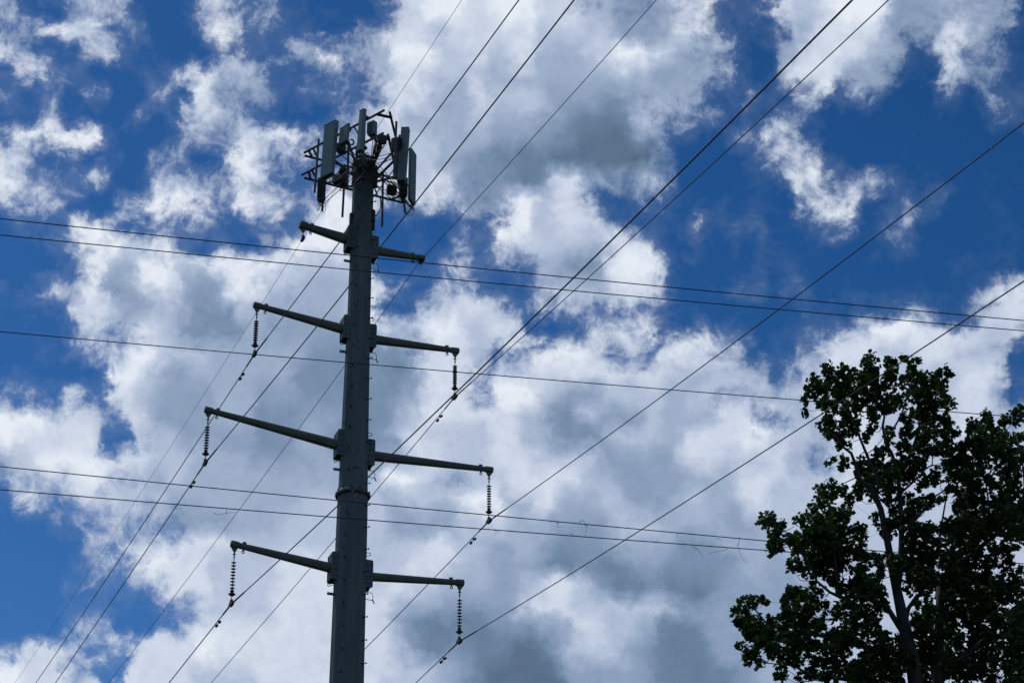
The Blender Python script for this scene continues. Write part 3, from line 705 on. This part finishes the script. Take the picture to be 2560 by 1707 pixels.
harness('feeder_cable', 'cable running down from the frame into the left of the pole', [
    [Y_(z2(1040, 620), 67.5), Y_(z2(1070, 720), 67.45), Y_(z2(1110, 830), 67.4), Y_(z2(1145, 900), 67.4), Y_(z2(1110, 960), 67.5)]], .016)
# trunk bundle from pole mouth to frame top
bund = []
for k in range(14):
    j = lambda a=.08: Vector((random.uniform(-a, a), random.uniform(-a, a), random.uniform(-a, a)))
    bund.append([AXIS + Z * 45.1 + j(.2), Y_(z1(1420, 1130), 67.4) + j(), Y_(z1(1500, 900), 66.4) + j(.12), Y_(z1(1520, 760), 65.6) + j(.12), Y_(z1(1420 + 14 * k, 700 + 8 * (k % 3)), 65.2) + j()])
harness('cable_bundle', 'dense bundle of black cables rising from the mouth of the pole', bund, .022)
bund = []
for (c, h, u_, w_), k in zip(PINFO, range(5)):
    for i in range(4):
        s_ = c - Z * (h / 2 + .05) + u_ * random.uniform(-.15, .15)
        e_ = AXIS + Z * 45.2 + Vector((random.uniform(-.3, .3), random.uniform(-.3, .3), random.uniform(-.1, .3)))
        mid = (s_ + e_) / 2 - Z * random.uniform(-.05, .35) + Vector((random.uniform(-.12, .12), random.uniform(-.12, .12), 0))
        bund.append([s_, s_ - Z * random.uniform(.1, .25), mid, e_])
harness('jumper_harness', 'loose black jumper cables strung between the antennas and the pole top', bund, .016)
bund = []
for (c, h) in RINF:
    for i in range(2):
        s_ = c - Z * h / 2 + Vector((random.uniform(-.1, .1), random.uniform(-.08, .08), 0))
        e_ = AXIS + Z * 45.0 + Vector((random.uniform(-.4, .4), random.uniform(-.3, .4), random.uniform(-.2, .4)))
        bund.append([s_, s_ - Z * random.uniform(.08, .3), (s_ + e_) / 2 - Z * random.uniform(0, .4), e_])
harness('jumper_harness', 'thin black cables looping from the radio boxes to the pole top', bund, .013)
bund = []
for k in range(9):
    y0 = 830 + k * 28
    bund.append([Y_(z1(1330 + 8 * k, y0 - 30), 65.5), Y_(z1(1400 + 6 * k, y0 + random.uniform(-30, 50)), 65.9), Y_(z1(1520, y0 + 60), 66.2), Y_(z1(1640 - 6 * k, y0 + random.uniform(-40, 60)), 66.0), Y_(z1(1700, y0 - 40), 65.9)])
M_COP = mat('orange_fibre', (.25, .09, .03), .6)
harness('fibre_harness', 'faint orange fibre cables inside the upper right of the frame', bund[:4], .0035, M_COP)

# ------------------------------------------------------------------ trees
def leaf_mesh(centres, material, parent, name, seed, size=(.085, .145)):
    rnd = random.Random(seed); V = []; Fc = []
    # lobed leaf outline (unit length), folded along the midrib
    OUT = [(0, -.5, 0), (.50, -.32, .14), (.30, -.02, .07), (.50, .30, .14), (0, .52, 0), (-.50, .30, .14), (-.30, -.02, .07), (-.50, -.32, .14)]
    for c, r, nleaf in centres:
        for _ in range(nleaf):
            while True:
                d = Vector((rnd.uniform(-1, 1), rnd.uniform(-1, 1), rnd.uniform(-1, 1)))
                if .1 < d.length < 1: break
            p = c + Vector((d.x * r, d.y * r * 1.2, d.z * r))
            n = Vector((rnd.gauss(0, .55), rnd.gauss(0, .55), rnd.uniform(.2, 1.1))).normalized()
            t = n.orthogonal().normalized(); t = Matrix.Rotation(rnd.uniform(0, 6.283), 3, n) @ t; b = n.cross(t)
            s = rnd.uniform(*size); k = len(V)
            for x, y, z_ in OUT: V.append(tuple(p + (t * x + b * y + n * z_) * s))
            Fc.append((k, k + 1, k + 2, k + 3, k + 4)); Fc.append((k, k + 4, k + 5, k + 6, k + 7))
    o = parent_origin(parent)
    me = bpy.data.meshes.new(name); me.from_pydata([(v[0] - o.x, v[1] - o.y, v[2] - o.z) for v in V], [], Fc); me.update(); me.materials.append(material)
    ob = bpy.data.objects.new(name, me); COL.objects.link(ob); ob.parent = parent
    return ob
def clumps(txt, zf, Y, seed, spread=1.6):
    rnd = random.Random(seed); out = []
    for tkn in txt.split():
        x, y, r = map(float, tkn.split(','))
        p = on_y(zf(x, y), Y + rnd.uniform(-spread, spread))
        out.append((p, r * .00335 * p.y / 51.0))
    return out
A4 = """1165,150,70 1320,150,50 1500,160,60 1410,110,35 1725,230,55 850,230,70 930,220,50 1050,270,90 1180,270,100 1330,280,90 1480,300,80 1600,320,90 1700,330,60 740,340,80 850,360,90 960,380,90 1100,420,90 1250,430,90
1400,450,50 1550,430,80 1680,430,90 1760,470,60 640,440,30 660,530,30 760,480,40 860,510,70 1000,530,70 1150,560,70 1300,490,60 1460,570,60 1600,560,90 1730,600,80 1800,690,50 830,620,70 900,690,70 1010,660,60 1150,700,55
1300,690,38 1450,690,60 1600,700,80 1740,720,60 960,760,50 1400,800,60 1550,830,90 1680,820,60 1250,830,55 870,920,32 960,910,50 1080,950,55 1180,980,80 1300,950,100 1430,960,90 1530,930,60 1100,1040,60 1200,1060,60
1330,1060,80 1450,1040,60 1080,1120,40 1190,1150,50 1300,1170,60 1400,1170,60 1560,1090,45 1620,1050,45 1500,1200,50 1620,1220,50 1690,1215,30 1360,1290,50 1480,1290,50 1560,1260,40 1190,1340,40 1350,1390,60 1470,1380,70
1590,1450,60 1280,1430,50 870,1100,40 840,1150,60 770,1130,22 960,1130,35 990,1200,40 1060,1200,30 780,1230,50 730,1290,50 860,1270,40 990,1280,40 920,1310,60 760,1370,60 860,1390,80 960,1350,40 610,1360,40 680,1370,40
385,1330,34 330,1370,42 390,1400,50 480,1420,42 1080,1430,50 1060,1490,60 950,1450,60 760,1470,90 850,1500,90 640,1470,60 560,1480,40 430,1500,50 400,1540,40"""
A5 = """420,520,50 480,500,30 600,470,60 700,480,90 820,450,90 920,420,60 640,560,70 750,580,90 870,570,90 980,520,60 1080,560,70 1150,600,40 560,640,40 570,710,35 640,700,40 700,790,30 720,660,80 860,680,80 960,650,70
1070,680,50 1180,760,60 1120,760,55 880,780,60 960,840,60 1060,830,80 1180,830,80 780,850,25 1240,620,50 1250,700,40 1000,950,50 1100,880,80 1220,900,70 1050,970,45 1150,1000,70 1250,970,60 1350,650,60 1450,600,60
1550,560,70 1450,700,60 1560,660,80 1650,560,70 1540,740,70 1480,820,50 1580,830,60 1640,760,60 1600,900,30 1320,420,50 1470,400,70 1600,400,60 1560,470,70 1700,470,50 1480,480,60
240,950,40 320,930,30 360,950,30 200,980,50 140,1010,40 150,1080,40 210,1060,50 190,1160,30 230,1130,40 300,1080,30 390,1060,30 280,1150,60 360,1160,60 470,1090,50 550,870,40 510,920,50 620,890,60 700,900,70 520,990,40
620,990,60 710,1000,60 640,1060,50 540,1060,50 810,980,40 810,1070,20 890,1000,45 900,1070,30 980,1040,50 950,1110,40 1040,1100,40 730,1120,60 790,1120,30 620,1140,70 500,1160,60 420,1180,60 330,1210,60 230,1210,40
180,1280,35 220,1350,50 290,1260,50 250,1330,50 310,1410,36 390,1300,60 500,1250,70 600,1230,70 700,1220,60 780,1160,40 440,1370,50 560,1340,60 660,1310,60 780,1290,50 860,1210,50 900,1170,40 950,1220,70 860,1300,60
960,1320,60 600,1420,50 480,1450,40 460,1520,40 600,1530,30 750,1400,60 700,1500,50 850,1400,70 820,1500,60 920,1450,60 1000,1430,50 1030,1180,60 1120,1150,60 1200,1120,60 1100,1050,60 1060,1250,40 1150,1330,80
1250,1250,90 1350,1300,90 1200,1430,90 1320,1430,90 1100,1450,80 1430,1380,80 1200,1530,80 1350,1530,80 1080,1540,70 1000,1530,50 1540,960,28 1600,990,40 1550,1060,60 1500,1110,50 1640,1050,60 1560,1160,70 1480,1230,60"""
B4 = """2300,560,60 2200,600,50 2060,570,50 1960,640,60 2080,660,80 2200,700,40 1930,720,50 2010,760,80 2130,760,80 2250,790,80 2330,700,40 1860,790,40 1750,820,60 1830,860,80 1950,870,100 2080,860,90 2220,880,80 2330,850,50
1800,940,70 1920,970,80 2050,1000,60 2180,980,60 2290,960,60 1700,1000,55 1820,1040,60 1950,1060,70 2100,1070,36 2220,1080,50 2300,1060,50 1800,1130,50 1880,1160,60 1980,1180,80 1850,1240,50 1950,1270,90 2060,1230,60
2200,1190,50 2260,1180,60 2130,1260,40 2250,1270,60 1850,1340,60 1960,1360,80 2080,1340,80 2200,1330,60 1780,1400,50 1730,1420,50 1880,1430,80 2000,1450,80 2120,1430,60"""
B5 = """1780,430,80 1900,420,90 2030,380,80 2160,310,60 2280,220,50 1850,530,90 1970,500,60 2130,530,50 2250,440,45 2320,420,40 1760,620,80 1880,650,90 2000,640,80 2120,620,50 2220,560,50 2240,670,60 1780,740,90 1900,760,90
2030,740,80 2130,780,50 2220,810,50 2300,770,50 1750,860,80 1870,880,90 2000,870,80 2120,880,70 2200,900,60 2280,880,60 2340,850,40 1800,980,80 1930,1000,80 2050,980,70 2130,1000,60 1700,1000,60 1680,1130,70 1780,1080,70
1600,1260,80 1720,1240,80 1820,1180,60 1580,1370,80 1700,1360,80 1820,1320,60 1560,1480,80 1680,1490,80 1800,1440,80 1850,1240,50 1950,1120,70 2050,1090,60 2000,1220,80 2100,1180,60 1950,1350,80 2070,1340,80 2130,1420,50
2000,1460,80 2100,1520,60 1900,1500,80"""
C5 = """2150,1080,60 2250,1050,70 2320,1100,90 2200,1180,70 2300,1220,90 2180,1330,60 2300,1350,90 2320,1480,90 2230,1430,50 2240,1530,60 2390,1020,90 2420,1150,90 2400,1300,90 2420,1450,90 2330,1600,90 2240,1640,80"""
def limb_path(pts, Y, y_slope=0.0):
    n = len(pts); return [on_y(p, Y + y_slope * i / max(1, n - 1)) for i, p in enumerate(pts)]
def tree(name, label, foot_xy, stem_pts, limbs, cl, leafmat, seed, extra, dens=2500, group='trees at the right'):
    rnd = random.Random(seed); root = empty(name, Vector((foot_xy[0], foot_xy[1], 0)), label, 'tree', group)
    # trunk down to the ground
    p0 = stem_pts[0][0]; tr = MB(); base = Vector((foot_xy[0], foot_xy[1], 0)); r0 = stem_pts[0][1]
    path = [base - Z * .3, base + Z * .5, base + (p0 - base) * .33 + Vector((.15, 0, 0)), base + (p0 - base) * .66 - Vector((.1, 0, 0))] + [p for p, _ in stem_pts]
    tr.tube(path, [r0 * 2.2, r0 * 1.8, r0 * 1.5, r0 * 1.2] + [r for _, r in stem_pts], 12)
    tr.build('trunk', M_BARK, root, True)
    nodes = [(p, r) for p, r in stem_pts]
    for lp, ra, rb in limbs:
        n = len(lp); wig = [p + Vector((rnd.uniform(-.02, .02), rnd.uniform(-.05, .05), rnd.uniform(-.02, .02))) for p in lp]
        rs = [ra + (rb - ra) * i / (n - 1) for i in range(n)]
        MB().tube(wig, rs, 8).build('limb', M_BARK, root, True)
        for a, b, r in zip(wig, wig[1:], rs):
            for k in range(4): nodes.append((a + (b - a) * k / 4, r))
    allc = cl + extra
    tw = MB()
    for c, r in allc:
        cand = [(nn, rr) for nn, rr in nodes if nn.z < c.z + .25] or nodes
        nn, rr = min(cand, key=lambda q_: (q_[0] - c).length + max(0, q_[0].z - c.z) * 2)
        L_ = (c - nn).length
        if L_ > 7: continue
        mid = (nn + c) / 2 + Vector((rnd.uniform(-.12, .12), rnd.uniform(-.12, .12), -.10 * L_)); q1 = (nn * 2 + c) / 3
        rb = min(rr * .6, .008 + .007 * L_)
        tw.tube([nn, mid, c + Vector((0, 0, r * .3))], [rb, rb * .6, .004], 5)
        nodes.append((mid, rb * .6)); nodes.append((c, .006))
        for _ in range(3):
            d = Vector((rnd.uniform(-1, 1), rnd.uniform(-1, 1), rnd.uniform(-.3, 1))).normalized() * r
            tw.tube([c, c + d * .6 + Vector((0, 0, -.02)), c + d], [.006, .004, .003], 4)
    tag(tw.build('branchwork', M_BARK, root, True), kind='stuff')
    cc = []
    for c, r in allc:
        # each clump is a handful of small leafy sprays
        nl = min(230, max(14, int(dens * r * r))); ns = max(3, nl // 6)
        for _ in range(ns):
            while True:
                d = Vector((rnd.uniform(-1, 1), rnd.uniform(-1, 1), rnd.uniform(-1, 1)))
                if d.length < 1: break
            d *= 1.06; d.y *= 1.5
            cc.append((c + d * r, rnd.uniform(.07, .13), rnd.randint(3, 9)))
    leaf_mesh(cc, leafmat, root, 'crown', seed + 1)
    return root
def sp(pts, r): return [(p, r_) for p, r_ in zip(pts, r)]
YA, YB, YC = 51.0, 52.6, 50.2
stemA = sp([on_y(z5(1530, 1700), YA), on_y(z5(1510, 1560), YA), on_y(z5(1480, 1350), YA), on_y(z5(1440, 1200), YA), on_y(z5(1400, 1000), YA), on_y(z5(1370, 860), YA)], [.20, .185, .17, .165, .14, .125])
limA = [(limb_path([z5(1370, 860), z5(1330, 700), z5(1300, 520), z5(1270, 350), z5(1240, 230), z5(1200, 120), z4(1150, 1100), z4(1080, 1050), z4(1050, 950), z4(1015, 850), z4(960, 790), z4(880, 700)], YA, -.8), .105, .025),
        (limb_path([z5(1370, 860), z5(1395, 700), z5(1400, 500), z5(1400, 350), z5(1400, 180), z4(1385, 1030), z4(1330, 850), z4(1285, 760), z4(1262, 640), z4(1265, 560), z4(1200, 400), z4(1170, 200)], YA, .8), .09, .014),
        (limb_path([z4(1285, 760), z4(1290, 710), z4(1350, 640), z4(1400, 540), z4(1450, 400), z4(1500, 220)], YA, .3), .035, .012),
        (limb_path([z5(1200, 120), z4(1230, 1070), z4(1140, 880), z4(1095, 760), z4(1040, 640), z4(1000, 500), z4(930, 350), z4(860, 260)], YA - .3, -.3), .05, .012),
        (limb_path([z4(1385, 1030), z4(1480, 820), z4(1540, 650), z4(1620, 500), z4(1700, 330), z4(1725, 230)], YA + .5, .6), .045, .012),
        (limb_path([z5(1430, 1190), z5(1340, 1060), z5(1290, 980), z5(1220, 930), z5(1100, 895), z5(960, 915), z5(920, 905), z5(850, 860), z5(750, 780), z5(690, 640), z5(560, 460), z5(440, 330)], YA, -1.0), .075, .012),
        (limb_path([z5(1440, 1080), z5(1455, 990), z5(1520, 900), z5(1640, 858), z5(1650, 760), z5(1640, 600)], YA, .5), .06, .03),
        (limb_path([z4(1400, 1140), z4(1540, 1020), z4(1600, 960), z4(1640, 942), z4(1700, 940)], YA + .2, .3), .03, .014),
        (limb_path([z4(1636, 942), z4(1642, 870), z4(1650, 800)], YA + .4, .1), .016, .01),
        (limb_path([z5(1400, 420), z4(1520, 1350), z4(1600, 1250), z4(1640, 1190), z4(1720, 1130), z4(1800, 1060)], YA + .2, .5), .04, .014),
        (limb_path([z5(1480, 1400), z5(1300, 1330), z5(1000, 1250), z5(750, 1200), z5(480, 1160), z5(370, 1110), z5(270, 1000), z5(200, 960)], YA, -1.0), .06, .01),
        (limb_path([z5(1510, 1640), z5(1200, 1560), z5(900, 1530), z5(700, 1500), z5(540, 1400), z5(300, 1260), z5(200, 1300)], YA, .6), .06, .012),
        (limb_path([z5(920, 905), z5(900, 700), z5(880, 500), z5(860, 250), z5(850, 120)], YA - .7, -.2), .03, .01)]
stemB = sp([on_y(z5(1690, 1700), YB), on_y(z5(1690, 1300), YB), on_y(z5(1700, 1000), YB), on_y(z5(1700, 820), YB)], [.16, .13, .11, .09])
limB = [(limb_path([z5(1700, 820), z5(1760, 720), z5(1830, 650), z5(1950, 570), z5(2100, 440), z5(2220, 360), z5(2290, 300), z5(2330, 200), z5(2350, 50), z4(2340, 960), z4(2300, 700)], YB, -.6), .075, .02),
        (limb_path([z5(1690, 1560), z5(1900, 1350), z5(2100, 1180), z5(2200, 1050), z5(2350, 930), z5(2480, 800)], YB, -.6), .08, .05),
        (limb_path([z5(1700, 860), z5(1850, 400), z4(1900, 1250), z4(1950, 1000), z4(2000, 800), z4(2060, 620)], YB, .5), .05, .012),
        (limb_path([z5(2100, 440), z5(2080, 200), z4(2060, 1080), z4(2180, 900), z4(2230, 740), z4(2200, 640)], YB - .3, .2), .03, .01),
        (limb_path([z5(1700, 1000), z5(1640, 700), z5(1700, 420), z4(1760, 1100), z4(1790, 900)], YB, .4), .04, .012)]
def filler(n, x0, x1, y0, y1, zlo, zhi, seed, rmin=.28, rmax=.45):
    r = random.Random(seed); out = []
    for _ in range(n):
        out.append((Vector((r.uniform(x0, x1), r.uniform(y0, y1), r.uniform(zlo, zhi))), r.uniform(rmin, rmax)))
    return out
clA = clumps(A4, z4, YA, 3) + clumps(A5, z5, YA, 4)
clB = clumps(B4, z4, YB, 5) + clumps(B5, z5, YB, 6)
clC = clumps(C5, z5, YC, 8, .8)
fA = (on_y(z5(1530, 1700), YA).x + .3, YA + .3)
tree('broadleaf_tree', 'tall open-crowned tree with forked dark trunk, at the right behind a power line', fA, stemA, limA, clA, M_LEAF, 21, filler(90, 7.0, 12.6, 48.5, 53.5, 12.5, 18.4, 31, .35, .6))
fB = (on_y(z5(1690, 1700), YB).x + .2, YB + .2)
tree('broadleaf_tree', 'dense tree at the right edge with a thick limb curving up to the right', fB, stemB, limB, clB, M_LEAF, 41, filler(70, 12.2, 16.5, 50.5, 55, 13, 26, 33, .35, .6) + filler(40, 9.5, 14, 51, 55, 12.5, 18.2, 34, .35, .6))
stC = sp([Vector((15.2, YC, 13)), Vector((15.1, YC, 16)), Vector((15.0, YC, 19.5))], [.16, .12, .05])
tree('broadleaf_tree', 'brighter green foliage filling the lower right corner', (15.5, YC), stC, [([Vector((15.1, YC, 16)), Vector((14.2, YC, 18)), Vector((13.6, YC, 19.8))], .06, .02)], clC, M_LEAF2, 61, filler(60, 13.4, 17.5, 48.5, 52, 11, 18.6, 37, .35, .55))
print('objects', len(bpy.data.objects), 'verts', sum(len(m.vertices) for m in bpy.data.meshes))
